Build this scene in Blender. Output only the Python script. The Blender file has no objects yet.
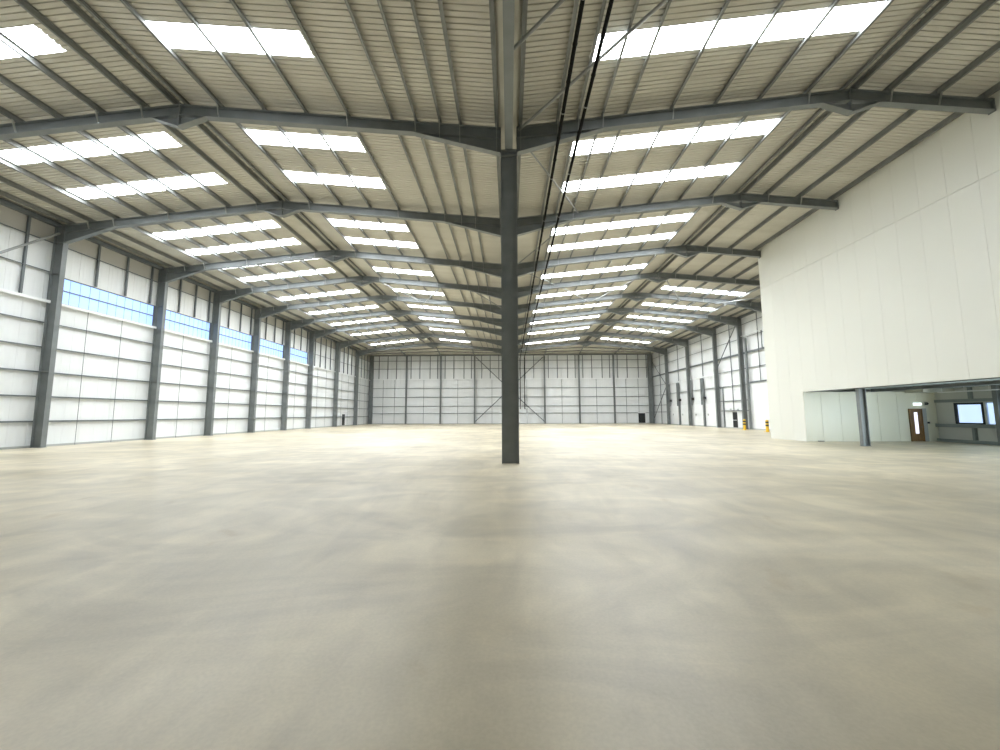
import bpy, math, random
from mathutils import Vector, Matrix
random.seed(4)
S = bpy.context.scene
COL = S.collection
R = math.radians

# ------------------------------------------------------------------ materials
def mat(name, base, rough=.6, metal=0., spec=.5, emit=None, estr=0.):
    m = bpy.data.materials.new(name); m.use_nodes = True
    b = m.node_tree.nodes['Principled BSDF']
    b.inputs['Base Color'].default_value = (*base, 1)
    b.inputs['Roughness'].default_value = rough
    b.inputs['Metallic'].default_value = metal
    b.inputs['Specular IOR Level'].default_value = spec
    if emit:
        b.inputs['Emission Color'].default_value = (*emit, 1)
        b.inputs['Emission Strength'].default_value = estr
    return m

def N(m, t, **kw):
    n = m.node_tree.nodes.new(t)
    for k, v in kw.items():
        if k in n.inputs: n.inputs[k].default_value = v
        else: setattr(n, k, v)
    return n
def L(m, a, ao, b, bi): m.node_tree.links.new(a.outputs[ao], b.inputs[bi])

def noisy(m, c1, c2, scale=(1, 1, 1), nscale=4., detail=4., bump=0.):
    """base colour wanders softly between two tones of the same paint"""
    b = m.node_tree.nodes['Principled BSDF']
    g = N(m, 'ShaderNodeNewGeometry'); mp = N(m, 'ShaderNodeMapping'); mp.inputs['Scale'].default_value = scale
    n = N(m, 'ShaderNodeTexNoise'); n.inputs['Scale'].default_value = nscale; n.inputs['Detail'].default_value = detail
    r = N(m, 'ShaderNodeValToRGB'); r.color_ramp.elements[0].position = .3; r.color_ramp.elements[1].position = .7
    r.color_ramp.elements[0].color = (*c1, 1); r.color_ramp.elements[1].color = (*c2, 1)
    L(m, g, 'Position', mp, 'Vector'); L(m, mp, 'Vector', n, 'Vector'); L(m, n, 'Fac', r, 'Fac'); L(m, r, 'Color', b, 'Base Color')
    if bump:
        bp = N(m, 'ShaderNodeBump'); bp.inputs['Strength'].default_value = bump; bp.inputs['Distance'].default_value = .01
        L(m, n, 'Fac', bp, 'Height'); L(m, bp, 'Normal', b, 'Normal')
    return m

STEEL = noisy(mat('grey_steel_paint', (.16, .175, .172), .42), (.165, .183, .183), (.205, .222, .222), (1, 1, 1), 1.5)
GALV = noisy(mat('galvanised_steel', (.22, .23, .22), .5, .25), (.17, .18, .17), (.26, .27, .26), (1, .3, 1), 3)
RAILM = mat('rail_galvanised', (.16, .18, .19), .5, .2)
LINER = noisy(mat('cream_liner_sheet', (.6, .58, .5), .5), (.53, .51, .44), (.60, .585, .515), (.15, 1, 1), 1.2)
WHITE = noisy(mat('white_cladding', (.84, .86, .86), .55), (.75, .775, .775), (.80, .82, .82), (1, 1, .2), .7)
BOXW = noisy(mat('cream_white_composite', (.8, .8, .74), .5), (.73, .735, .665), (.77, .775, .71), (1, .3, .3), .4)
TRIMW = mat('white_folded_trim', (.85, .87, .87), .4)
DARK = mat('black_door_leaf', (.012, .016, .018), .5)
BLACKP = mat('black_plastic_pipe', (.004, .004, .004), .8, 0, .15)
ZINC = mat('bright_zinc', (.42, .43, .41), .45, .2)
YEL = mat('yellow_paint', (.85, .55, .03), .45)
BLK = mat('black_band', (.02, .02, .02), .5)
WOOD = noisy(mat('brown_oak_veneer', (.22, .12, .04), .45), (.16, .085, .025), (.28, .16, .06), (6, 6, .6), 2)
LAMPM = mat('lit_exit_sign', (.9, .95, .95), .4, emit=(.85, 1, .95), estr=1.6)
GREYP = mat('grey_door_frame', (.42, .44, .42), .5)
DECK = noisy(mat('grey_soffit_deck', (.2, .25, .25), .6), (.26, .31, .31), (.33, .38, .38), (2, .2, 1), 2)
BRACE = mat('brace_tube_paint', (.30, .315, .31), .4)

def rooflight_mat():
    m = mat('translucent_rooflight', (.75, .8, .85), .4, emit=(.93, .965, 1.), estr=ROOF_E)
    b = m.node_tree.nodes['Principled BSDF']
    g = N(m, 'ShaderNodeNewGeometry')
    n = N(m, 'ShaderNodeTexNoise'); n.inputs['Scale'].default_value = .6
    mr = N(m, 'ShaderNodeMapRange'); mr.inputs['To Min'].default_value = ROOF_E*.85; mr.inputs['To Max'].default_value = ROOF_E*1.15
    L(m, g, 'Position', n, 'Vector'); L(m, n, 'Fac', mr, 'Value'); L(m, mr, 'Result', b, 'Emission Strength')
    return m
ROOF_E = 16.5
ROOFL = rooflight_mat()
# strip window glazing: pale blue polycarbonate with daylight behind it, ribbed
WINB = mat('blue_polycarbonate_glazing', (.3, .45, .7), .3, emit=(.42, .62, 1.), estr=.92)
FILLB = mat('fill_glow_band', (.3, .4, .5), .1, emit=(.78, .92, 1.), estr=26.)  # glow of the unseen band, far stronger than the visible panes
WINS = mat('daylit_window_glass', (.3, .4, .5), .1, emit=(.55, .72, 1.), estr=1.15)
DOORG = mat('daylit_door_glass', (.5, .5, .6), .1, emit=(.9, .88, 1.), estr=1.2)

def ribbed(m, axis, per, strength=.35):
    """fine pressed ribs of a cladding sheet, as bump"""
    b = m.node_tree.nodes['Principled BSDF']
    g = N(m, 'ShaderNodeNewGeometry'); s = N(m, 'ShaderNodeSeparateXYZ')
    a = N(m, 'ShaderNodeMath', operation='MULTIPLY'); a.inputs[1].default_value = 2*math.pi/per
    c = N(m, 'ShaderNodeMath', operation='SINE'); p = N(m, 'ShaderNodeMath', operation='POWER'); p.inputs[1].default_value = 6
    bp = N(m, 'ShaderNodeBump'); bp.inputs['Strength'].default_value = strength; bp.inputs['Distance'].default_value = .02
    L(m, g, 'Position', s, 'Vector'); L(m, s, axis, a, 0); L(m, a, 0, c, 0); L(m, c, 0, p, 0); L(m, p, 0, bp, 'Height'); L(m, bp, 'Normal', b, 'Normal')
    return m
WHITEY = ribbed(WHITE.copy(), 'Y', .8); WHITEX = ribbed(WHITE.copy(), 'X', .8)

def floor_mat():
    m = mat('polished_concrete', (.5, .46, .36), .35)
    b = m.node_tree.nodes['Principled BSDF']
    g = N(m, 'ShaderNodeNewGeometry')
    def noise(scale, sc=(1, 1, 1), rot=0, det=5, dist=0., rough=.55):
        mp = N(m, 'ShaderNodeMapping'); mp.inputs['Scale'].default_value = sc; mp.inputs['Rotation'].default_value = (0, 0, rot)
        n = N(m, 'ShaderNodeTexNoise'); n.inputs['Scale'].default_value = scale; n.inputs['Detail'].default_value = det
        n.inputs['Distortion'].default_value = dist; n.inputs['Roughness'].default_value = rough
        L(m, g, 'Position', mp, 'Vector'); L(m, mp, 'Vector', n, 'Vector'); return n
    def ramp(n, c1, c2, p1=.35, p2=.65):
        r = N(m, 'ShaderNodeValToRGB'); e = r.color_ramp.elements
        e[0].position = p1; e[1].position = p2; e[0].color = (*c1, 1); e[1].color = (*c2, 1)
        L(m, n, 'Fac', r, 'Fac'); return r
    def mix(a, b_, fac, mode='MULTIPLY'):
        x = m.node_tree.nodes.new('ShaderNodeMix'); x.data_type = 'RGBA'; x.blend_type = mode; x.inputs[0].default_value = fac
        m.node_tree.links.new(a.outputs[2] if a.bl_idname == 'ShaderNodeMix' else a.outputs[0], x.inputs[6])
        m.node_tree.links.new(b_.outputs[0], x.inputs[7]); return x
    big = ramp(noise(.13, (1, 1.0, 1), .2, 3, .6), (.48, .42, .295), (.72, .645, .495))
    sw = ramp(noise(.34, (1, 1.7, 1), -.5, 5, 1.6), (.80, .80, .79), (1.06, 1.05, 1.02))
    st = ramp(noise(.8, (1.6, .5, 1), .35, 6, .8), (.89, .89, .88), (1.05, 1.05, 1.03))
    fine = ramp(noise(30, (1, 1, 1), 0, 3), (.95, .95, .95), (1.03, 1.03, 1.03))
    stain = ramp(noise(.8, (1.5, 1, 1), .8, 4, .3), (.86, .80, .70), (1, 1, 1), .27, .36)
    x = mix(big, sw, 1); x = mix(x, st, 1); x = mix(x, fine, 1); x = mix(x, stain, .7)
    m.node_tree.links.new(x.outputs[2], b.inputs['Base Color'])
    rn = noise(.5, (1, 2, 1), 0, 4, .5); mr = N(m, 'ShaderNodeMapRange')
    mr.inputs['To Min'].default_value = .42; mr.inputs['To Max'].default_value = .6
    L(m, rn, 'Fac', mr, 'Value'); L(m, mr, 'Result', b, 'Roughness')
    b.inputs['Specular IOR Level'].default_value = .5
    b.inputs['Coat Weight'].default_value = .35; b.inputs['Coat Roughness'].default_value = .3; b.inputs['Coat IOR'].default_value = 1.5
    return m
FLOOR = floor_mat()

# ------------------------------------------------------------------ mesh helpers
class MB:
    def __init__(s): s.v = []; s.f = []
    def quad(s, a, b, c, d):
        n = len(s.v); s.v += [tuple(a), tuple(b), tuple(c), tuple(d)]; s.f.append((n, n+1, n+2, n+3))
    def box(s, x0, x1, y0, y1, z0, z1):
        x0, x1 = sorted((x0, x1)); y0, y1 = sorted((y0, y1)); z0, z1 = sorted((z0, z1))
        n = len(s.v)
        s.v += [(x, y, z) for z in (z0, z1) for x, y in ((x0, y0), (x1, y0), (x1, y1), (x0, y1))]
        s.f += [(n, n+3, n+2, n+1), (n+4, n+5, n+6, n+7), (n, n+1, n+5, n+4), (n+1, n+2, n+6, n+5), (n+2, n+3, n+7, n+6), (n+3, n, n+4, n+7)]
        return s
    def bar(s, a, b, w, h, up=(0, 0, 1)):
        a, b = Vector(a), Vector(b); d = (b-a).normalized(); u = Vector(up)
        sd = d.cross(u).normalized(); u = sd.cross(d).normalized(); n = len(s.v)
        for p in (a, b):
            for i, j in ((-1, -1), (1, -1), (1, 1), (-1, 1)): s.v.append(tuple(p+sd*w/2*i+u*h/2*j))
        s.f += [(n+3, n+2, n+1, n), (n+4, n+5, n+6, n+7)] + [(n+i, n+(i+1) % 4, n+4+(i+1) % 4, n+4+i) for i in range(4)]
        return s
    def tube(s, a, b, r, k=10, r2=None):
        a, b = Vector(a), Vector(b); d = (b-a).normalized(); u = Vector((0, 0, 1)) if abs(d.z) < .9 else Vector((1, 0, 0))
        sd = d.cross(u).normalized(); u = sd.cross(d); n = len(s.v); r2 = r if r2 is None else r2
        for p, q in ((a, r), (b, r2)):
            for i in range(k):
                t = 2*math.pi*i/k; s.v.append(tuple(p+sd*q*math.cos(t)+u*q*math.sin(t)))
        s.f += [(n+i, n+(i+1) % k, n+k+(i+1) % k, n+k+i) for i in range(k)]
        s.f += [tuple(n+k-1-i for i in range(k)), tuple(n+k+i for i in range(k))]
        return s
    def prism(s, pts, y0, y1):          # polygon in XZ pushed along Y
        n = len(s.v); k = len(pts)
        s.v += [(x, y0, z) for x, z in pts]+[(x, y1, z) for x, z in pts]
        s.f += [tuple(range(n, n+k)), tuple(n+2*k-1-i for i in range(k))]
        s.f += [(n+(i+1) % k, n+i, n+k+i, n+k+(i+1) % k) for i in range(k)]
        return s
    def build(s, name, m, parent=None, origin=None):
        me = bpy.data.meshes.new(name)
        o0 = Vector(origin) if origin else Vector((0, 0, 0))
        me.from_pydata([tuple(Vector(v)-o0) for v in s.v], [], s.f); me.update()
        import bmesh
        bm = bmesh.new(); bm.from_mesh(me); bmesh.ops.recalc_face_normals(bm, faces=bm.faces); bm.to_mesh(me); bm.free()
        me.materials.append(m)
        o = bpy.data.objects.new(name, me); COL.objects.link(o)
        if parent:
            o.parent = parent
            o.location = o0-Vector(parent.location)
        else: o.location = o0
        return o
def tag(o, label, cat=None, group=None, kind=None):
    if label: o['label'] = label
    if cat: o['category'] = cat
    if group: o['group'] = group
    if kind: o['kind'] = kind
    return o
def struct(o, label=None, cat=None):
    o['kind'] = 'structure'
    return tag(o, label, cat)
def empty(name, loc, label, cat, group=None):
    o = bpy.data.objects.new(name, None); o.empty_display_size = .3; COL.objects.link(o); o.location = loc
    return tag(o, label, cat, group)

ORD = ['first', 'second', 'third', 'fourth', 'fifth', 'sixth', 'seventh', 'eighth', 'ninth', 'tenth', 'eleventh', 'twelfth',
       'thirteenth', 'fourteenth', 'fifteenth', 'sixteenth', 'seventeenth', 'eighteenth', 'nineteenth', 'twentieth']

# ------------------------------------------------------------------ layout
FY = [None, 16.394, 24.543, 32.336, 38.696, 45.207, 51.746, 58.128, 67.096, 76.105, 84.312]   # frame lines
RX = 15.04                                  # ridge lines
YN, YF = -4., 84.7                          # ends of the hall
WL, WR = -30.5, 30.9                        # cladding planes
XB, YB = 21.15, 32.65                       # office block face and far corner
def ztop(x): return 16.2-.1*abs(abs(x)-RX)  # top of rafters
def zlin(x): return ztop(x)+.25             # liner
DR = .52                                    # rafter depth

# ------------------------------------------------------------------ floor and walls
struct(MB().box(WL-.3, WR+.3, YN-.3, YF+.3, -.3, 0).build('floor', FLOOR), 'pale polished concrete floor slab with streaks and cloudy stains', 'floor')

def panel_wall(mb, axis, pos, a0, a1, z0, z1, width, thick, out, phase=0., gap=.014):
    """composite panels side by side with real joints, over a backing sheet"""
    k = math.floor((a0-phase)/width)
    edges = [a0]
    x = phase+(k+1)*width
    while x < a1-.05:
        if x > a0+.05: edges.append(x)
        x += width
    edges.append(a1)
    for p, q in zip(edges[:-1], edges[1:]):
        g0 = p+(gap/2 if p > a0 else 0); g1 = q-(gap/2 if q < a1 else 0)
        if axis == 'x': mb.box(pos, pos+out*thick, g0, g1, z0, z1)
        else: mb.box(g0, g1, pos, pos+out*thick, z0, z1)
    if axis == 'x': mb.box(pos+out*thick*.35, pos+out*(thick+.02), a0, a1, z0, z1)
    else: mb.box(a0, a1, pos+out*thick*.35, pos+out*(thick+.02), z0, z1)

# left wall with the strip-window opening from frame 2 to frame 7
W0, W1 = FY[2]-.0, FY[7]
mb = MB()
panel_wall(mb, 'x', WL, YN, YF, 0, 9.58, 1.0, .08, -1, .3, .01)
panel_wall(mb, 'x', WL, YN, W0, 9.58, 15.1, 1.0, .08, -1, .3, .01)
panel_wall(mb, 'x', WL, W1, YF, 9.58, 15.1, 1.0, .08, -1, .3, .01)
panel_wall(mb, 'x', WL, W0, W1, 11.4, 15.1, 1.0, .08, -1, .3, .01)
struct(mb.build('wall_left', WHITEY), 'tall white ribbed cladding wall on the left', 'wall')
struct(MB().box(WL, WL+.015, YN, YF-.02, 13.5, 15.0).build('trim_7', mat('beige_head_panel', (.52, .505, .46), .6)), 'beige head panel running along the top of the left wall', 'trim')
mb = MB(); panel_wall(mb, 'x', WR, YN, YF, 0, 15.1, 1.0, .08, 1, .3, .01)
struct(mb.build('wall_right', WHITEY), 'white cladding wall on the far right beyond the office block', 'wall')
mb = MB(); panel_wall(mb, 'y', YF, WL-.1, WR+.1, 0, 15.1, 1.0, .08, 1, .3, .01)
struct(mb.build('wall_back', WHITEX), 'white cladding wall at the far end of the hall', 'wall')
# unseen wall behind the camera, greyed to temper bounce, doorways added for daylight
mb = MB(); doors = [(-27, -20), (22, 29)]
xs = [WL-.1]+[v for d in doors for v in d]+[WR+.1]
for i in range(0, len(xs), 2): mb.box(xs[i], xs[i+1], YN-.1, YN, 0, 7.5)
mb.box(WL-.1, WR+.1, YN-.1, YN, 7.5, 16.6)
struct(mb.build('wall_front', mat('bounce_grey_wall', (.52, .52, .50), .7)), 'grey wall behind the viewer with doorways added to let daylight in', 'wall')

# kerb trims along the walls
struct(MB().box(WL, WL+.12, YN, YF, 0, .13).build('trim_1', GREYP), 'low grey kerb along the foot of the left wall', 'trim')
struct(MB().box(WL, WR, YF-.12, YF, 0, .13).build('trim_2', GREYP), 'low grey kerb along the foot of the far wall', 'trim')
struct(MB().box(WR-.12, WR, YB+.1, YF, 0, .13).build('trim_3', GREYP), 'low grey kerb along the foot of the right wall', 'trim')
mb = MB().box(WL+.02, WL+.3, YN, YF, 9.5, 9.56); mb.box(WL+.26, WL+.3, YN, YF, 9.38, 9.5)
struct(mb.build('trim_4', TRIMW), 'white folded ledge running below the strip windows on the left wall', 'trim')
mb = MB().box(WL+.3, WR-.3, YF-.3, YF-.02, 9.66, 9.72); mb.box(WL+.3, WR-.3, YF-.3, YF-.26, 9.52, 9.66)
struct(mb.build('trim_5', TRIMW), 'white folded ledge across the far wall', 'trim')

# ------------------------------------------------------------------ ceiling liner with real ribs and rooflight holes
PITCH = .21; GRID = YN
def snap(y): return GRID+round((y-GRID)/PITCH)*PITCH
strips_y = [(12.65, 13.75), (18.1, 19.2), (21.4, 22.45), (27.0, 27.8), (30.05, 30.8), (33.1, 34.2), (36.5, 37.6),
            (39.4, 41.1), (43.0, 44.1), (46.5, 47.6), (49.5, 50.6), (53., 54.1), (56., 57.1), (60.0, 61.1), (63.6, 64.7), (69., 70.1), (72.8, 73.9)]
strips_y = [(snap(a), snap(a)+5*PITCH) for a, b in strips_y]
spans = {'LO': (-26.2, -17.35), 'LI': (-13.3, -7.5), 'RI': (3.1, 13.2), 'RO': (17.4, 26.3)}
def has(sl, i):
    return not (sl == 'RO' and strips_y[i][0] < 39.5)
slopes = {'LO': (WL-.05, -RX), 'LI': (-RX, -.42), 'RI': (.42, RX), 'RO': (RX, WR+.05)}
def ribs(mb, x0, x1, y0, y1, dz=0., lap=()):
    """one run of liner sheet: flat pans with narrow raised ribs, hanging between y0 and y1"""
    n = round((y1-y0)/PITCH)
    for i in range(n):
        a = y0+i*PITCH; b = a+PITCH*.78; c = b+.012; d = a+PITCH-.012; e = a+PITCH
        h = .045
        prof = [(a, 0), (b, 0), (c, h), (d, h), (e, 0)]
        for (p, u), (q, w) in zip(prof[:-1], prof[1:]):
            mb.quad((x0, p, zlin(x0)+u+dz), (x1, p, zlin(x1)+u+dz), (x1, q, zlin(x1)+w+dz), (x0, q, zlin(x0)+w+dz))
ce = MB()
YH = snap(FY[9])
for sl, (x0, x1) in slopes.items():
    y = GRID
    for i, (a, b) in enumerate(strips_y):
        ribs(ce, x0, x1, y, a)
        if has(sl, i):
            s0, s1 = spans[sl]; ribs(ce, x0, s0, a, b); ribs(ce, s1, x1, a, b)
        else: ribs(ce, x0, x1, a, b)
        y = b
    ribs(ce, x0, x1, y, YH)
# hipped end bay: falls from the last frame to the head of the far wall
ZE = 14.98
xsamp = [WL-.05, -RX, 0, RX, WR+.05]
def zhip(x, y): return zlin(x)+(ZE-zlin(x))*(y-YH)/(YF-YH)
for x0, x1 in zip(xsamp[:-1], xsamp[1:]):
    m_ = 6
    for i in range(m_):
        for j in range(6):
            xa, xb = x0+(x1-x0)*i/m_, x0+(x1-x0)*(i+1)/m_; ya, yb = YH+(YF-YH)*j/6, YH+(YF-YH)*(j+1)/6
            ce.quad((xa, ya, zhip(xa, ya)), (xb, ya, zhip(xb, ya)), (xb, yb, zhip(xb, yb)), (xa, yb, zhip(xa, yb)))
struct(ce.build('ceiling', LINER), 'cream ribbed liner sheeting of the double pitched roof', 'ceiling')
# valley gutter underside closes the gap between the inner slopes
mb = MB().box(-.44, .44, YN, YH, 14.95, 14.99); mb.box(-.33, .33, YN, YH, 14.79, 14.95)
struct(mb.build('trim_6', LINER), 'underside of the roof valley gutter above the steel post', 'trim')

SLN = {'LO': 'outer left', 'LI': 'inner left', 'RI': 'inner right', 'RO': 'outer right'}
for sl in spans:
    k = 0
    for i, (a, b) in enumerate(strips_y):
        if not has(sl, i): continue
        s0, s1 = spans[sl]
        mb = MB(); ribs(mb, s0, s1, a, b, .005)
        o = mb.build('rooflight', ROOFL)
        tag(o, 'bright rooflight strip, %s from the viewer on the %s roof slope' % (ORD[k], SLN[sl]), 'rooflight', 'translucent rooflight strips')
        k += 1

# ------------------------------------------------------------------ purlins
PX = [.53, 2.17, 3.08, 4.17, 5.25, 7.25, 9.2, 11.15, 13.17, 14.80, 15.27, 16.7, 18.75, 20.75, 22.6, 24.4, 26.3, 28.0, 29.4]
def zsec(mb, x, y0, y1, s):
    z1 = zlin(x)-.012; z0 = ztop(x)+.005
    mb.box(x-.011, x+.011, y0, y1, z0, z1)
    mb.box(x, x+s*.085, y0, y1, z0, z0+.014); mb.box(x-s*.085, x, y0, y1, z1-.014, z1)
    mb.box(x+s*.072, x+s*.085, y0, y1, z0+.014, z0+.035)
for side in (-1, 1):
    nm = 'left' if side < 0 else 'right'
    for i, x in enumerate(PX):
        y0 = YN if not (side > 0 and x > XB) else YB+.1
        mb = MB(); zsec(mb, side*x, y0, FY[9], -side if x < RX else side)
        if i < 9: w = '%s roof purlin %s of the valley gutter, counted outward' % (ORD[i], nm)
        elif i == 9: w = 'roof purlin just inside the %s ridge' % nm
        elif i == 10: w = 'roof purlin just outside the %s ridge' % nm
        else: w = '%s roof purlin beyond the %s ridge toward the %s wall' % (ORD[i-11], nm, nm)
        p = tag(mb.build('roof_purlin', GALV), 'galvanised '+w, 'purlin', 'roof purlins')

# ------------------------------------------------------------------ valley beam
mb = MB()
mb.box(-.012, .012, YN, FY[9], 13.72, 14.74); mb.box(-.17, .17, YN, FY[9], 13.66, 13.69); mb.box(-.17, .17, YN, FY[9], 14.74, 14.77)
mb.box(-.02, .02, YN, FY[9], 13.69, 13.74)
tag(mb.build('valley_beam', STEEL), 'grey steel beam running away along the roof valley above the central post', 'beam')

# ------------------------------------------------------------------ rafters
def flange(mb, p, q, yc, w=.29, t=.025):
    """flat plate from (x,z) p to q, width w in Y"""
    dx, dz = q[0]-p[0], q[1]-p[1]; l = math.hypot(dx, dz); nx, nz = -dz/l*t, dx/l*t
    mb.prism([p, q, (q[0]+nx, q[1]+nz), (p[0]+nx, p[1]+nz)], yc-w/2, yc+w/2)
def rafter(side, fi):
    yc = FY[fi]; s = side; nm = 'left' if s < 0 else 'right'
    cut = s > 0 and fi <= 3
    xe = (XB-.02) if cut else (29.62 if s < 0 else 30.17)
    root = empty('roof_rafter', (s*RX, yc, ztop(RX)-.9),
                 '%s grey portal rafter from the viewer, %s span%s' % (ORD[fi-1], nm, ', ending at cream wall' if cut else ''), 'rafter', 'portal rafters')
    X = lambda x: s*x
    mb = MB()
    xi = .37
    for a, b in ((xi, RX), (RX, xe)):
        za, zb = ztop(a), ztop(b)
        mb.prism([(X(a), za), (X(b), zb), (X(b), zb-DR), (X(a), za-DR)], yc-.009, yc+.009)
        flange(mb, (X(a), za-.026), (X(b), zb-.026), yc)
        flange(mb, (X(a), za-DR), (X(b), zb-DR), yc)
    mb.build('beam', STEEL, root, (s*RX, yc, 15.5))
    # apex haunch
    h = MB(); zb = ztop(RX)-DR
    h.prism([(X(RX-1.25), zb-.1), (X(RX), zb-.54), (X(RX+1.25), zb-.1)], yc-.009, yc+.009)
    flange(h, (X(RX-1.25), zb-.12), (X(RX), zb-.56), yc); flange(h, (X(RX), zb-.56), (X(RX+1.25), zb-.12), yc)
    h.build('apex_haunch', STEEL, root, (s*RX, yc, zb))
    MB().box(X(RX-.02), X(RX+.02), yc-.125, yc+.125, zb-.54, ztop(RX)+.03).build('apex_plate', STEEL, root, (s*RX, yc, zb))
    # valley haunch
    h = MB(); x2 = 4.2
    h.prism([(X(xi), ztop(xi)-DR), (X(x2), ztop(x2)-DR), (X(xi), 13.55)], yc-.009, yc+.009)
    flange(h, (X(xi), 13.53), (X(x2), ztop(x2)-DR-.02), yc)
    h.build('valley_haunch', STEEL, root, (s*2, yc, 14))
    MB().box(X(xi-.02), X(xi+.02), yc-.13, yc+.13, 13.5, 14.72).build('valley_end_plate', STEEL, root, (s*xi, yc, 14))
    if not cut:
        x3 = 26.3
        h = MB(); h.prism([(X(xe), ztop(xe)-DR), (X(x3), ztop(x3)-DR), (X(xe), 13.5)], yc-.009, yc+.009)
        flange(h, (X(xe), 13.48), (X(x3), ztop(x3)-DR-.02), yc)
        h.build('eave_haunch', STEEL, root, (s*28, yc, 14))
    else:
        MB().box(X(xe-.04), X(xe), yc-.13, yc+.13, ztop(xe)-DR-.05, ztop(xe)).build('end_plate', STEEL, root, (s*xe, yc, 15))
    # fly braces from purlin to bottom flange and purlin cleats
    for i, x in enumerate(PX):
        if x > xe-.2: continue
        if i in (0, 1, 2, 3, 5, 8, 11, 12, 14, 16, 17):
            zb_ = ztop(x)-DR+.02
            if x < 4.2: zb_ = 13.55+(x-xi)/(4.2-xi)*(ztop(4.2)-DR-13.55)+.02
            mb = MB().bar((X(x), yc-.30, ztop(x)+.03), (X(x), yc-.13, zb_), .085, .012, (1, 0, 0))
            mb.build('fly_brace', ZINC, root, (X(x), yc-.2, zb_))
        if fi <= 4 and x > 1:
            c = MB().box(X(x)-.05, X(x)-.035, yc-.11, yc+.11, ztop(x), ztop(x)+.19); c.box(X(x)-.05, X(x)+.05, yc-.11, yc+.11, ztop(x), ztop(x)+.012)
            c.box(X(x)-.055, X(x)-.02, yc-.14, yc-.08, ztop(x)+.02, ztop(x)+.16)
            c.build('purlin_cleat', STEEL, root, (X(x), yc, ztop(x)))
for fi in range(1, 10):
    for s in (-1, 1): rafter(s, fi)

# ------------------------------------------------------------------ columns
def column(name, x0, x1, yc, h, w, label, cat='column', group=None, stiff=(), axis='x', m=STEEL, base=True):
    """rolled steel I section; web runs from x0 to x1 (or along Y if axis is 'y')"""
    xc = (x0+x1)/2
    root = empty(name, (xc, yc, 0), label, cat, group)
    mb = MB(); d = abs(x1-x0)/2; t = .03
    def B(a0, a1, b0, b1, z0, z1):
        if axis == 'x': mb.box(xc+a0, xc+a1, yc+b0, yc+b1, z0, z1)
        else: mb.box(xc+b0, xc+b1, yc+a0, yc+a1, z0, z1)
    B(-d+t, d-t, -.01, .01, 0, h); B(-d, -d+t, -w/2, w/2, 0, h); B(d-t, d, -w/2, w/2, 0, h)
    mb.build('shaft', m, root, (xc, yc, 0))
    for z in stiff:
        mb = MB(); B(-d+t, d-t, -w/2+.01, -.012, z, z+.02); B(-d+t, d-t, .012, w/2-.01, z, z+.02)
        mb.build('stiffener', m, root, (xc, yc, z))
    mb = MB(); B(-d-.01, d+.01, -w/2-.01, w/2+.01, h, h+.025); mb.build('cap_plate', m, root, (xc, yc, h))
    if base:
        mb = MB(); B(-d-.03, d+.03, -w/2-.03, w/2+.03, 0, .02); mb.build('base_plate', m, root, (xc, yc, 0))
    return root
column('steel_column', -.353, .353, FY[1], 13.6, .33, 'dark grey steel post standing alone in the middle of the floor', stiff=(13.35,), base=False)
for k, fi in enumerate((3, 5, 7, 9)):
    column('steel_column', -.353, .353, FY[fi], 13.6, .33, 'grey steel valley post directly behind the central post, %s one back' % ORD[k], group='valley posts in line behind the first')
for fi in range(1, 10):
    lab = 'grey steel column outside the left edge, nearest of the left wall' if fi == 1 else '%s grey steel column along the left wall, counted from the left edge' % ORD[fi-2]
    column('steel_column', -30.3, -29.62, FY[fi], ztop(29.6)-.03, .3, lab, group='left wall columns', stiff=(13.45, 11.35, 4.85))
for fi in range(4, 10):
    lab = {4: 'grey steel column of the right wall hidden just past the cream office corner', 5: 'grey steel column of the right wall beside the big door, behind the cream office corner'}.get(fi) or \
          '%s grey steel column along the right wall, counted from the cream office' % ORD[fi-6]
    column('steel_column', 30.17, 30.7, FY[fi], ztop(30.1)-.03, .3, lab, group='right wall columns', stiff=(13.45, 11.85, 4.85))
column('corner_column', -30.3, -29.55, FY[10]-.1, 14.7, .5, 'grey steel corner column where the left and far walls meet')
column('corner_column', 29.7, 30.6, FY[10]-.1, 14.7, .5, 'grey steel corner column where the far and right walls meet')
GX = [-22.25, -14.8, -7.45, 0., 7.6, 15.0, 22.4]
for i, x in enumerate(GX):
    d = .19
    lab = ('%s slim grey post along the far wall, counted from its left corner' % ORD[i]) if i != 3 else 'slim grey middle post of the far wall hidden behind the central post'
    column('gable_post', x-.2, x+.2, FY[10]-.15, 14.75, .3, lab, 'column', 'far wall posts', axis='y', base=False)

# post under the office block
column('steel_column', 21.43, 21.84, FY[2]+.15, 3.73, .24, 'dark grey steel post in the open front below the cream office block', base=True)

# ------------------------------------------------------------------ wall rails
def rail_y(x, y0, y1, z, s, lab, grp, m=RAILM, w=.16, t=.05):
    mb = MB().box(x, x+s*w, y0, y1, z, z+.012); mb.box(x+s*(w-.012), x+s*w, y0, y1, z-t, z); mb.box(x, x+s*.012, y0, y1, z, z+t)
    tag(mb.build('wall_rail', m), lab, 'rail', grp)
zl = [1.65, 3.25, 4.84, 6.46, 8.08, 13.47]
for i, z in enumerate(zl[:5]):
    rail_y(WL+.02, YN, YF-.1, z, 1, 'thin grey horizontal rail on the left wall, %s up from the floor' % ORD[i], 'left wall rails')
rail_y(WL+.02, YN, YF-.1, 13.47, 1, 'thin grey horizontal rail near the top of the left wall above the strip windows', 'left wall rails')
rail_y(WL+.02, YN, W0, 11.48, 1, 'upper grey rail on the left wall before the first strip window', 'left wall rails')
rail_y(WL+.02, W1, YF-.1, 11.48, 1, 'upper grey rail on the left wall past the last strip window', 'left wall rails')
mb = MB().box(WL, WL+.5, YN, FY[9], 14.62, 14.82); mb.box(WL+.45, WL+.5, YN, FY[9], 14.55, 14.62)
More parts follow.
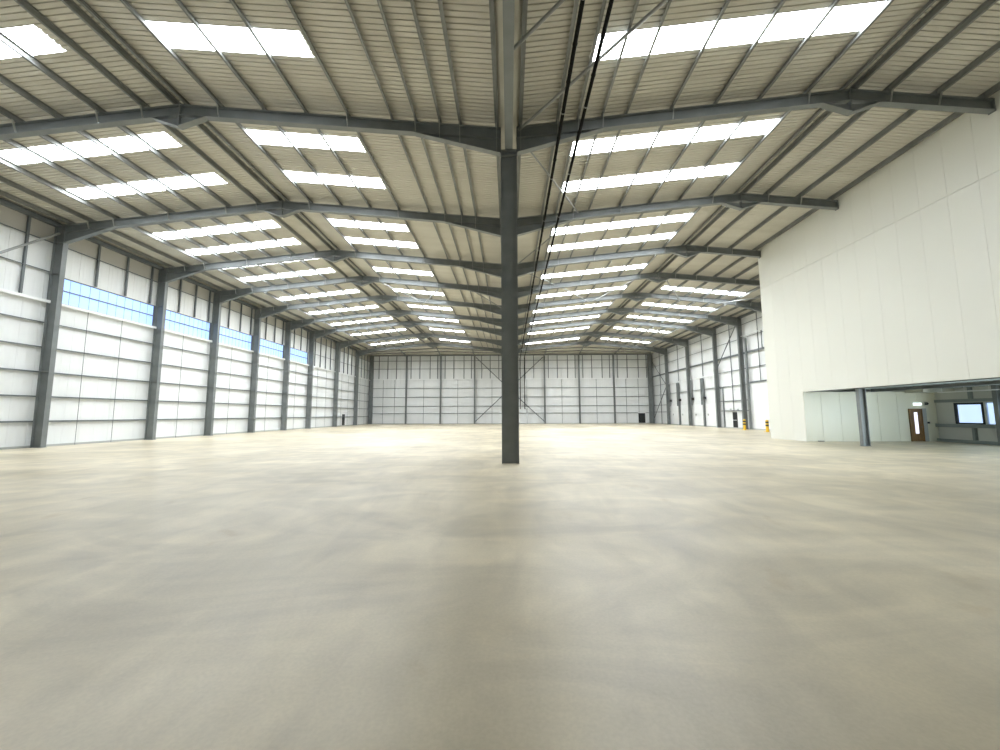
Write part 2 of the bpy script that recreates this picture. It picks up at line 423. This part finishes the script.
tag(mb.build('eave_beam', RAILM), 'grey eaves beam along the head of the left wall', 'beam')
mb = MB().box(WR-.5, WR, YB+.1, FY[9], 14.6, 14.8); mb.box(WR-.5, WR-.45, YB+.1, FY[9], 14.53, 14.6)
tag(mb.build('eave_beam', RAILM), 'grey eaves beam along the head of the right wall', 'beam')
mb = MB().box(WL+.3, WR-.3, YF-.55, YF-.05, 14.72, 14.9)
tag(mb.build('eave_beam', STEEL), 'dark grey beam across the head of the far wall', 'beam')

# right wall rails, bay by bay where they stop at doors
def rr(y0, y1, z, lab, w=.16, t=.05): rail_y(WR-.02, y0, y1, z, -1, lab, 'right wall rails', w=w, t=t)
for z, nm in ((13.7, 'topmost'), (11.9, 'second from the top')):
    rr(FY[4], YF-.1, z, '%s grey horizontal rail along the right wall' % nm.replace('topmost', 'topmost thin'))
rr(FY[4], YF-.1, 9.88, 'thick grey horizontal rail at mid height of the right wall', .2, .16)
rr(FY[4], FY[7], 7.86, 'grey rail just below the thick one on the right wall, over both doors')
rr(FY[9], YF-.1, 7.86, 'grey rail below the thick one in the last bay of the right wall')
rr(FY[7], FY[9], 5.84, 'grey rail crossing above the four white dock doors')
for z, nm in ((5.8, 'upper'), (3.75, 'middle'), (2.38, 'lowest')):
    rr(FY[6], FY[7], z, '%s grey rail around the dark personnel door on the right wall' % nm)
    rr(FY[9], YF-.1, z, '%s grey rail in the last bay beside the far right corner' % nm)
    rr(51.05, FY[6], z, '%s short grey rail between the big white door and its column' % nm)
rr(45.4, 50.9, 5.95, 'thick grey rail over the big white door', .2, .12)

# far wall rails
def rail_x(z, lab, x0=WL+.3, x1=WR-.3, t=.05, w=.18):
    mb = MB().box(x0, x1, YF-w, YF-.02, z, z+.012); mb.box(x0, x1, YF-w, YF-w+.012, z-t, z+t)
    tag(mb.build('wall_rail', RAILM), lab, 'rail', 'far wall rails')
for i, z in enumerate((3.77, 5.71, 7.65)): rail_x(z, '%s grey horizontal rail across the far wall, below its white ledge' % ('lower', 'middle', 'upper')[i])
rail_x(2.24, 'lowest grey rail of the far wall left of the black door', x1=27.4)
rail_x(2.24, 'short lowest grey rail of the far wall right of the black door', x0=29.0)
rail_x(11.9, 'grey rail of the far wall midway between white ledge and roof')
rail_x(13.65, 'grey rail of the far wall just under the roof')

# ------------------------------------------------------------------ thin struts and rods
def strut(x, y, z0, z1, lab, grp, w=.1, m=RAILM, axis='y'):
    mb = MB().box(x-(.03 if axis == 'y' else w/2), x+(.03 if axis == 'y' else w/2), y-(w/2 if axis == 'y' else .03), y+(w/2 if axis == 'y' else .03), z0, z1)
    # small lip makes it a channel
    if axis == 'y': mb.box(x-.06, x+.06, y-w/2-.008, y-w/2, z0, z1)
    else: mb.box(x-w/2-.008, x-w/2, y-.06, y+.06, z0, z1)
    tag(mb.build('wall_strut', m), lab, 'strut', grp)
def rod(x, y, z0, z1, lab, grp, r=.016, m=RAILM):
    tag(MB().tube((x, y, z0), (x, y, z1), r, 6).build('tie_rod', m), lab, 'rod', grp)
BAY = {1: 'near the left edge of view', 2: 'between its first and second columns', 3: 'between its second and third columns', 4: 'between its third and fourth columns',
       5: 'between its fourth and fifth columns', 6: 'between its fifth and sixth columns', 7: 'between its sixth and seventh columns',
       8: 'between its seventh and eighth columns', 9: 'in its last bay'}
for b in range(1, 10):
    y0, y1 = FY[b], FY[b+1]; n = 3 if b in (2, 3, 4, 5, 6) else 4
    if b == 1: ys = [23.05, 20.2]
    elif b in (7, 8, 9): ys = [y0+(y1-y0)*f for f in (.22, .42, .62, .82)]
    else: ys = [y0+(y1-y0)*f for f in (.36, .645, .92)]
    z0 = 9.6 if b in (1, 7, 8, 9) else 11.42
    for k, y in enumerate(ys):
        strut(WL+.14, y, z0, 14.7, 'dark strut high on the left wall, %s %s' % (ORD[k], BAY[b]), 'upper struts of the left wall', .13 if b < 7 else .16)
    ys = [23.05-1.5] if b == 1 else [y0+(y1-y0)*f for f in ((.31, .63) if b == 2 else (.46,))] if b in (2, 3, 4, 5, 6) else [y0+(y1-y0)*f for f in (.33, .66)]
    for k, y in enumerate(ys):
        rod(WL+.2, y, 0, 9.5, 'thin rod low on the left wall, %s %s' % (ORD[k], BAY[b]), 'tie rods of the left wall')
GB = [WL+.6]+GX+[WR-.6]
names = ['left corner bay', 'second bay', 'third bay', 'fourth bay', 'fifth bay', 'sixth bay', 'seventh bay', 'right corner bay']
for i in range(8):
    a, b = GB[i], GB[i+1]
    for k, f in enumerate((.2, .45, .7) if i in (0, 3, 4) else (.12, .38, .68, .9)):
        x = a+(b-a)*f
        strut(x, YF-.2, 9.72, 14.75, 'thin dark upright strut high on the far wall, %s in its %s' % (ORD[k], names[i]), 'upper struts of the far wall', .12, axis='x')
    for k, f in enumerate((.33, .66) if i in (0, 7) else (.5,)):
        x = a+(b-a)*f
        rod(x, YF-.2, 2.25 if (i == 7 and k == 1) else 0, 9.5, 'thin tie rod low on the far wall, %s in its %s' % (ORD[k], names[i]), 'tie rods of the far wall', .035)
for b, fs in ((5, (.5,)), (6, (.45,)), (7, (.5,)), (8, (.5,)), (9, (.5,))):
    for k, f in enumerate(fs):
        y = FY[b]+(FY[b+1]-FY[b])*f
        strut(WR-.2, y, 7.9 if b in (7, 8) else (6. if b == 5 else 0 if b == 9 else 2.4), 14.6, 'slim upright strut on the right wall, %s in the %s bay from the far corner' % (ORD[k], ORD[9-b]), 'right wall struts', .045)

# ------------------------------------------------------------------ bracing tubes
def brace(a, b, lab, r=.06, grp='steel bracing tubes', m=BRACE):
    tag(MB().tube(a, b, r, 10).build('bracing_tube', m), lab, 'brace', grp)
brace((-29.95, FY[2]-.16, 14.1), (-29.95, FY[1]+.2, 7.1), 'pale bracing tube slanting up to the first left wall column', .07)
Zb = 14.55
brace((.45, FY[1]-.15, Zb), (5.1, 11.3, 15.15), 'grey bracing tube slanting up right overhead from the central post', .06)
brace((.18, 12.1, 14.3), (2.3, 10.3, 14.75), 'dark short bracing tube overhead leaving the valley beam to the right', .06)
brace((.5, FY[1]+.2, 14.45), (4.5, FY[2]-.2, 14.98), 'pale bracing tube just behind the central post running to the second rafter', .045)
brace((4.5, FY[2]+.2, 14.98), (.5, FY[3]-.2, 14.45), 'dark bracing tube slanting back to the valley beyond the second right rafter', .045)
brace((-13.2, FY[4], 15.5), (-10.2, FY[5], 15.25), 'pale roof bracing tube, left limb of the V beyond the fourth left rafter', .06)
brace((-9.9, FY[5], 15.22), (-7.0, FY[4], 14.9), 'pale roof bracing tube, right limb of the V beyond the fourth left rafter', .06)
brace((-3.6, FY[4], 14.45), (-.6, FY[5], 14.3), 'roof bracing tube just left of the central post beyond the fourth rafter', .06)
brace((.6, FY[3]+.2, 14.45), (4.6, FY[4]-.2, 14.98), 'pale bracing tube right of the central post between third and fourth rafters', .05)
brace((5.4, FY[4], 14.7), (9.4, FY[5], 15.1), 'pale roof bracing tube, left limb of the V beyond the fourth right rafter', .06)
brace((9.7, FY[5], 15.13), (12.6, FY[4], 15.4), 'pale roof bracing tube, right limb of the V beyond the fourth right rafter', .06)
brace((15.8, FY[4], 15.45), (20., FY[5], 15.1), 'pale roof bracing tube outside the right ridge beyond the fourth rafter', .06)
brace((24., FY[5], 14.7), (29.6, FY[4]+.3, 14.2), 'pale roof bracing tube running to the right wall head', .06)
brace((30.3, FY[6]+.3, 14.0), (30.3, FY[7]-.2, 8.2), 'bracing tube slanting down the right wall between its first and second columns', .06, m=RAILM)
brace((30.3, FY[9]+.2, 7.6), (30.3, FY[10]-.5, 13.4), 'upper bracing tube in the last bay of the right wall', .06, m=RAILM)
brace((30.3, FY[9]+.2, 7.2), (30.3, FY[10]-.5, .6), 'lower bracing tube in the last bay of the right wall', .06, m=RAILM)
yb = YF-.45
brace((GX[2]+.3, yb, 14.3), (-.15, yb, 7.6), 'upper left limb of the cross bracing on the far wall', .08, m=RAILM)
brace((GX[4]-.3, yb, 14.3), (.15, yb, 7.6), 'upper right limb of the cross bracing on the far wall', .08, m=RAILM)
brace((GX[2]+.15, yb, .5), (-.15, yb, 7.2), 'lower left limb of the cross bracing on the far wall', .08, m=RAILM)
brace((GX[4]-.15, yb, .5), (.15, yb, 7.2), 'lower right limb of the cross bracing on the far wall', .08, m=RAILM)
# hip bay members
for i, x in enumerate([-22.25, -14.8, -7.45, .0, 7.6, 15.0, 22.4]):
    mb = MB().bar((x, FY[9]+.15, ztop(x)-.12), (x, YF-.6, 14.62), .14, .2)
    tag(mb.build('hip_beam', STEEL), 'dark sloping roof beam of the end bay running to the far wall, %s from the left' % ORD[i], 'beam', 'end bay roof beams')
for i, f in enumerate((.2, .45, .7)):
    y = FY[9]+(YF-FY[9])*f
    mb = MB()
    for x0, x1 in ((-29.5, -RX), (-RX, -.3), (.3, RX), (RX, 29.8)):
        mb.bar((x0, y, zhip(x0, y)-.1), (x1, y, zhip(x1, y)-.1), .05, .18)
    tag(mb.build('hip_purlin', GALV), 'roof purlin crossing the end bay, %s back from its frame' % ORD[i], 'purlin', 'end bay purlins')

# ------------------------------------------------------------------ black drainage pipes
def pipe(xn, xf, z, lab, rr_=.07):
    root = empty('drainage_pipe', (xn, YN, z), lab, 'pipe', 'black drainage pipes')
    mb = MB().tube((xn, 2., z), (xf, YF-.9, z), rr_, 12); mb.build('run', BLACKP, root, (xn, 2, z))
    mb = MB().tube((xf, YF-.9, z+.05), (xf, YF-.9, 3.1), rr_*1.25, 12); mb.build('downpipe', BLACKP, root, (xf, YF-.9, 3))
    y = 10.2; k = 0
    while y < 75:
        x = xn+(xf-xn)*(y-2)/(YF-2.9)
        MB().tube((x, y-.03, z), (x, y+.03, z), rr_*1.2, 12).build('coupling', GALV if k % 3 == 0 else BLACKP, root, (x, y, z))
        if y > 12 and k % 2 == 0:
            MB().tube((x, y, z+.05), (x, y, ztop(x)+.1), .006, 5).build('hanger_rod', GALV, root, (x, y, z))
        y += 1.45; k += 1
pipe(2.13, 2.36, 13.95, 'left one of two black drainage pipes hanging under the roof right of the central post')
pipe(3.03, 3.3, 14.2, 'right one of two black drainage pipes hanging under the roof right of the central post')

# ------------------------------------------------------------------ strip windows on the left wall
for b in range(2, 7):
    y0, y1 = FY[b], FY[b+1]; z0, z1 = 9.58, 11.4
    o = MB().box(WL-.05, WL-.03, y0+.02, y1-.02, z0+.03, z1-.03).build('window_%d' % (b-1), WINB)
    struct(o, 'pale blue strip window between the %s and %s left wall columns' % (ORD[b-2], ORD[b-1]), 'window')
    f = MB().box(WL-.08, WL+.06, y0, y1, z1-.05, z1); f.box(WL-.08, WL+.06, y0, y1, z0, z0+.05); f.box(WL-.08, WL+.06, y0, y0+.1, z0, z1); f.box(WL-.08, WL+.06, y1-.1, y1, z0, z1)
    f.build('window_frame', RAILM, o)
    MB().box(WL-.02, WL+.06, y0, y1, 10.47, 10.53).build('middle_rail', RAILM, o)
    n = 12; mb = MB()
    for k in range(1, n):
        y = y0+(y1-y0)*k/n; mb.box(WL-.035, WL-.01, y-.008, y+.008, z0+.03, z1-.03)
    mb.build('glazing_bars', mat('glazing_bar_blue', (.35, .5, .75), .5) if b == 2 else bpy.data.materials['glazing_bar_blue'], o)

# ------------------------------------------------------------------ office block (right)
mb = MB()
panel_wall(mb, 'x', XB, YN, 28.8, 3.54, 12.38, 1.28, .12, 1, 17.2, .009)
panel_wall(mb, 'x', XB, 28.8, YB, 0, 12.38, 1.28, .12, 1, 17.2, .009)
panel_wall(mb, 'x', XB, YN, YB, 12.42, zlin(XB)-.02, 1.28, .12, 1, 17.2, .009)
mb.box(XB+.03, XB+.1, YN, YB, 12.38, 12.42)
panel_wall(mb, 'y', YB, XB+.15, WR, 0, zlin(WR)-.1, 1.28, .12, -1, 22.4, .02)
struct(mb.build('wall_office_front', BOXW), 'tall cream panelled wall of the office block on the right', 'wall')
mb = MB(); panel_wall(mb, 'y', 28.785, XB+.005, 30.4, 0, 3.53, 1.335, .1, 1, 22.37, .025)
struct(mb.build('wall_office_inner', noisy(mat('pale_green_panel', (.7, .74, .66), .35), (.82, .80, .64), (.87, .85, .70), (1, 1, .3), .5)), 'pale green panelled wall under the office block', 'wall')
CLADG = mat('grey_cladding', (.6, .62, .58), .6)
mb = MB().box(30.4, 30.5, YN, 28.8, 0, 1.25); mb.box(30.4, 30.5, YN, 28.8, 2.67, 3.75)
mb.box(30.4, 30.5, 27.63, 28.8, 1.25, 2.67); mb.box(30.4, 30.5, 25.84, 25.97, 1.25, 2.67); mb.box(30.4, 30.5, 22.0, 22.2, 1.25, 2.67); mb.box(30.4, 30.5, YN, 2, 1.25, 2.67)
struct(mb.build('wall_office_outer', CLADG), 'grey outer wall under the office block with a strip of windows', 'wall')
# soffit
mb = MB().box(XB+.12, 30.5, YN, 28.9, 3.75, 3.9)
for k in range(26):
    y = 28.2-k*.6; mb.box(XB+.5, 30.4, y-.05, y+.05, 3.68, 3.75)
struct(mb.build('ceiling_office', DECK), 'grey steel deck soffit under the office block', 'ceiling')
def ibeam_y(mb, x, y0, y1, z0, z1, w=.3):
    mb.box(x-w/2, x+w/2, y0, y1, z0, z0+.03); mb.box(x-w/2, x+w/2, y0, y1, z1-.03, z1); mb.box(x-.012, x+.012, y0, y1, z0+.03, z1-.03)
for i, x in enumerate((21.48, 25.9)):
    mb = MB(); ibeam_y(mb, x, YN if i else YN, 28.7, 3.5, 3.75, .3) if i else (ibeam_y(mb, x, YN, 24.55, 3.5, 3.75, .3), ibeam_y(mb, x, 24.83, 28.7, 3.5, 3.75, .3))
    tag(mb.build('soffit_beam', STEEL), ('dark grey edge beam along the open front under the cream wall', 'dark grey beam under the soffit halfway to the windows')[i], 'beam')
mb = MB().box(28.3, 30.38, 27.5, 28.75, 3.42, 3.67)
tag(mb.build('duct_box', mat('cream_duct', (.55, .55, .46), .6)), 'cream boxed duct below the soffit above the brown door', 'duct')
# cable tray
root = empty('cable_tray', (29, 20, 3.36), 'pale cable tray hanging under the office soffit near the windows', 'cable tray')
mb = MB().box(28.9, 29.2, 15, 27.2, 3.34, 3.355); mb.box(28.9, 28.91, 15, 27.2, 3.34, 3.40); mb.box(29.19, 29.2, 15, 27.2, 3.34, 3.40)
mb.build('tray', TRIMW, root, (29, 20, 3.36))
for k in range(8):
    y = 26.9-k*1.3; MB().tube((28.9, y, 3.36), (28.9, y, 3.75), .008, 6).build('hanger_rod', TRIMW, root, (28.9, y, 3.36))
# rails of the outer wall under the block
def gr(z0, z1, w, lab): tag(MB().box(30.4-w, 30.395, 5, 28.75, z0, z1).build('wall_rail', mat('grey_rail_paint', (.25, .29, .28), .55) if 'grey_rail_paint' not in bpy.data.materials else bpy.data.materials['grey_rail_paint']), lab, 'rail', 'rails under the office block')
gr(2.72, 2.92, .12, 'grey rail above the windows under the office block')
gr(1.02, 1.24, .22, 'grey sill rail below the windows under the office block')
gr(0.0, .2, .2, 'grey base rail on the floor below the office windows')
GP = bpy.data.materials['grey_rail_paint']
tag(MB().box(30.2, 30.395, 26.45, 26.6, 2.92, 3.74).build('wall_strut', GP), 'short grey strut above the office window rail', 'strut')
tag(MB().box(30.2, 30.395, 26.45, 26.6, .2, 1.02).build('wall_strut', GP), 'short grey strut below the office window sill', 'strut')
column('steel_column', 30.0, 30.36, 25.0, 3.7, .24, 'grey steel post beside the office windows at the right edge', base=True)
# windows under the block
WFB = mat('black_window_frame', (.012, .02, .03), .4)
def office_window(n, y0, y1, fr, lab):
    z0, z1 = 1.25, 2.67
    o = MB().box(30.44, 30.46, y0+.02, y1-.02, z0+.02, z1-.02).build('window_%d' % n, WINS if n < 8 else FILLB); struct(o, lab, 'window')
    m = WFB if fr > .06 else mat('blue_white_frame', (.6, .7, .85), .4)
    f = MB().box(30.36, 30.44, y0, y1, z1-fr, z1); f.box(30.36, 30.44, y0, y1, z0, z0+fr*.7); f.box(30.36, 30.44, y0, y0+fr*.8, z0, z1); f.box(30.36, 30.44, y1-fr*1.3, y1, z0, z1)
    f.build('window_frame', m, o)
    return o
office_window(6, 25.97, 27.63, .13, 'black framed window under the office block')
office_window(7, 22.2, 25.84, .05, 'wide pale framed window at the right edge under the office block')
office_window(8, 2., 22., .05, 'unseen glowing band added to brighten the space under the office block, out of view to the right')  # added out of view to throw light under the block

# doors ------------------------------------------------------------------
def swing_door(n, lab, axis, pos, a0, a1, h, out, leafm, glass=None, handle_at=1):
    """leaf with frame and lever; axis 'x' = door in a plane X=pos"""
    def B(mb, p0, p1, a, b, z0, z1):
        return mb.box(pos+out*p0, pos+out*p1, a, b, z0, z1) if axis == 'x' else mb.box(a, b, pos+out*p0, pos+out*p1, z0, z1)
    fr = MB(); B(fr, 0, .09, a0, a0+.05, 0, h); B(fr, 0, .09, a1-.05, a1, 0, h); B(fr, 0, .09, a0, a1, h-.05, h)
    o = fr.build('door_%d' % n, leafm); struct(o, lab, 'door')
    leaf = MB(); B(leaf, .02, .06, a0+.05, a1-.05, .02, h-.05); lf = leaf.build('door_leaf', leafm, o)
    if glass: 
        g = MB(); B(g, .062, .066, *glass); g.build('door_glass', DOORG, o)
    hy = a1-.14 if handle_at > 0 else a0+.14
    hd = MB(); B(hd, .06, .12, hy-.015, hy+.015, 1.0, 1.03); B(hd, .1, .12, hy-.07, hy+.015, 1.0, 1.03); hd.build('door_handle', RAILM, lf)
    return o
swing_door(1, 'brown wooden door with a tall bright glazed strip under the office block', 'y', 28.78, 28.42, 29.32, 2.3, -1, WOOD, (28.74, 28.98, .55, 2.05))
swing_door(2, 'black door at the right end of the far wall', 'y', YF-.01, 27.5, 28.9, 2.15, -1, DARK)
swing_door(3, 'dark door in the left wall near the far corner', 'x', WL+.01, 71.2, 72.2, 2.12, 1, DARK)
swing_door(4, 'dark personnel door with a pale push bar on the right wall', 'x', WR-.01, 54.2, 55.15, 2.2, -1, DARK)
tag(MB().box(WR-.15, WR-.09, 54.25, 55.1, 1.08, 1.14).build('push_bar', TRIMW), None); bpy.data.objects['push_bar'].parent = bpy.data.objects['door_4']
# frame panel and fittings beside the brown door
tag(MB().box(29.36, 29.62, 28.72, 28.78, 0, 2.32).build('door_side_panel', GREYP), 'grey upright panel beside the brown wooden door', 'panel')
root = empty('exit_sign', (29.05, 28.7, 2.55), 'small lit white emergency sign above the brown wooden door', 'sign')
MB().box(28.78, 29.3, 28.66, 28.78, 2.54, 2.72).build('light_panel', LAMPM, root, (29.05, 28.7, 2.55)); MB().box(28.76, 29.32, 28.74, 28.79, 2.52, 2.74).build('housing', TRIMW, root, (29.05, 28.77, 2.55))
root = empty('alarm_sounder', (29.72, 28.7, 2.6), 'small dark alarm sounder on the pale green wall right of the lit sign', 'alarm')
MB().tube((29.72, 28.78, 2.66), (29.72, 28.66, 2.66), .1, 12, .07).build('sounder', DARK, root, (29.72, 28.7, 2.66)); MB().box(29.62, 29.82, 28.76, 28.79, 2.56, 2.76).build('back_plate', DARK, root, (29.72, 28.77, 2.6))
tag(MB().box(29.68, 29.8, 28.72, 28.79, 1.25, 1.37).build('call_point', DARK), 'small dark call point on the pale green wall beside the brown door', 'switch')
tag(MB().box(21.9, 22.25, 28.6, 28.74, 0, .06).build('wood_offcut', mat('grey_offcut', (.2, .2, .18), .7)), 'small dark offcut on the floor at the foot of the pale green wall', 'offcut')

# big white door on the right wall, first bay past the office corner
xf = WR-.02
root = empty('loading_door', (xf, 48.6, 0), 'big white vertical lift door on the right wall beside the cream office corner', 'door')
mb = MB()
for k in range(10): mb.box(xf-.06, xf, 45.73, 50.65, .02+k*.585, .02+k*.585+.575)
mb.build('door_leaf', TRIMW, root, (xf, 48.6, 3))
for y in (50.8, 45.6): MB().box(xf-.42, xf-.22, y-.12, y+.12, 0, 11.7).build('track_post', STEEL, root, (xf, y, 0))
MB().tube((xf-.36, 51.6, 12.1), (xf-.36, 47.5, 12.1), .05, 8).build('spring_shaft', TRIMW, root, (xf, 49, 11.9))
MB().box(xf-.4, xf-.32, 47.44, 47.52, 9.9, 12.05).build('end_bracket', RAILM, root, (xf, 47.5, 10))
# four dock doors
k = 0
for b in (7, 8):
    ya, yb_ = FY[b], FY[b+1]; ym = (ya+yb_)/2+.3
    for y0, y1 in ((ya+.5, ym-.35), (ym+.35, yb_-.5)):
        root = empty('dock_door', (xf, (y0+y1)/2, 0), 'white dock door with dark lift tracks on the right wall, %s from the office' % ORD[k], 'door', 'dock doors')
        mb = MB()
        for j in range(6): mb.box(xf-.06, xf, y0, y1, .02+j*.585, .02+j*.585+.575)
        mb.build('door_leaf', TRIMW, root, (xf, (y0+y1)/2, 1.7))
        for y in (y0-.1, y1+.1): MB().box(xf-.40, xf-.19, y-.1, y+.1, 0 if y == y1+.1 and (k % 2 == 0) else 3.4, 7.6).build('lift_track', STEEL, root, (xf, y, 3))
        MB().tube((xf-.25, y0-.2, 7.75), (xf-.25, y1+.2, 7.75), .06, 8).build('spring_shaft', TRIMW, root, (xf, y0, 7.7))
        MB().box(xf-.4, xf-.05, y1-.35, y1-.05, 4.25, 4.65).build('motor', BLK, root, (xf, y1, 4.4))
        MB().box(xf-.12, xf-.06, y1-.9, y1-.65, 1.7, 2.0).build('vision_panel', GREYP, root, (xf, y1, 1.8))
        k += 1
    tag(MB().box(xf-.2, xf, ym-.14, ym+.14, 0, 7.55).build('dock_post', STEEL), 'dark grey steel post between the %s pair of dock doors' % ('nearer', 'farther')[b-7], 'post')
root = empty('door_side_frame', (xf, 57.3, 0), 'grey door-height goal post frame beside the second right wall column', 'frame')
MB().box(xf-.15, xf, 57.22, 57.38, 0, 5.75).build('upright', STEEL, root, (xf, 57.3, 0)); MB().box(xf-.15, xf, 57.38, FY[7]-.16, 5.6, 5.75).build('head', STEEL, root, (xf, 57.5, 5.6))
for i, (y, z) in enumerate(((53.9, 2.45), (55.6, 2.5))):
    tag(MB().box(xf-.12, xf, y-.12, y+.12, z, z+.18).build('wall_light', GREYP), 'small grey light fitting above the dark personnel door, %s side' % ('right', 'left')[i], 'light')

# bollards
def bollard(x, y, lab):
    root = empty('bollard', (x, y, 0), lab, 'bollard', 'yellow and black bollards')
    mb = MB().tube((x, y, .02), (x, y, 1.22), .15, 16); mb.tube((x, y, 1.22), (x, y, 1.3), .15, 16, .07); post = mb.build('post', YEL, root, (x, y, 0))
    for z in (.62, .95):
        bb = MB().tube((0, 0, 0), (0, 0, .17), .156, 16).build('black_band', BLK); bb.parent = post; bb.location = (0, 0, z)
    MB().box(x-.26, x+.26, y-.26, y+.26, 0, .03).build('base_plate', YEL, root, (x, y, 0))
bollard(28.83, 49.2, 'yellow and black striped bollard in front of the first right wall column')
bollard(28.0, 43.65, 'yellow and black striped bollard half behind the cream office corner')

# ------------------------------------------------------------------ world and light
w = bpy.data.worlds.new('World'); S.world = w; w.use_nodes = True
bg = w.node_tree.nodes['Background']; bg.inputs['Color'].default_value = (.72, .84, 1., 1); bg.inputs['Strength'].default_value = 2.0

# ------------------------------------------------------------------ camera
f, pitch, yaw, roll, cx = 392.209, .100036, .0228407, -.00337981, -.048844
cam = bpy.data.cameras.new('Camera'); co = bpy.data.objects.new('Camera', cam); COL.objects.link(co)
cam.sensor_fit = 'HORIZONTAL'; cam.sensor_width = 36; cam.lens = 36*f/1000; cam.clip_end = 500; cam.clip_start = .05
c, s = math.cos(yaw), math.sin(yaw)
right = Vector((c, s, 0)); fwd = Vector((-s, c, 0)); up = Vector((0, 0, 1))
cp, sp = math.cos(pitch), math.sin(pitch)
f2 = fwd*cp+up*sp; u2 = up*cp-fwd*sp
cr, sr = math.cos(roll), math.sin(roll)
r3 = right*cr+u2*sr; u3 = -right*sr+u2*cr
M = Matrix((r3, u3, -f2)).transposed().to_4x4(); M.translation = Vector((cx, 0, 2.))
co.matrix_world = M
S.camera = co
S.view_settings.view_transform = 'Standard'; S.view_settings.look = 'None'; S.view_settings.gamma = 1
S.view_settings.use_curve_mapping = False
S.view_settings.exposure = 0.
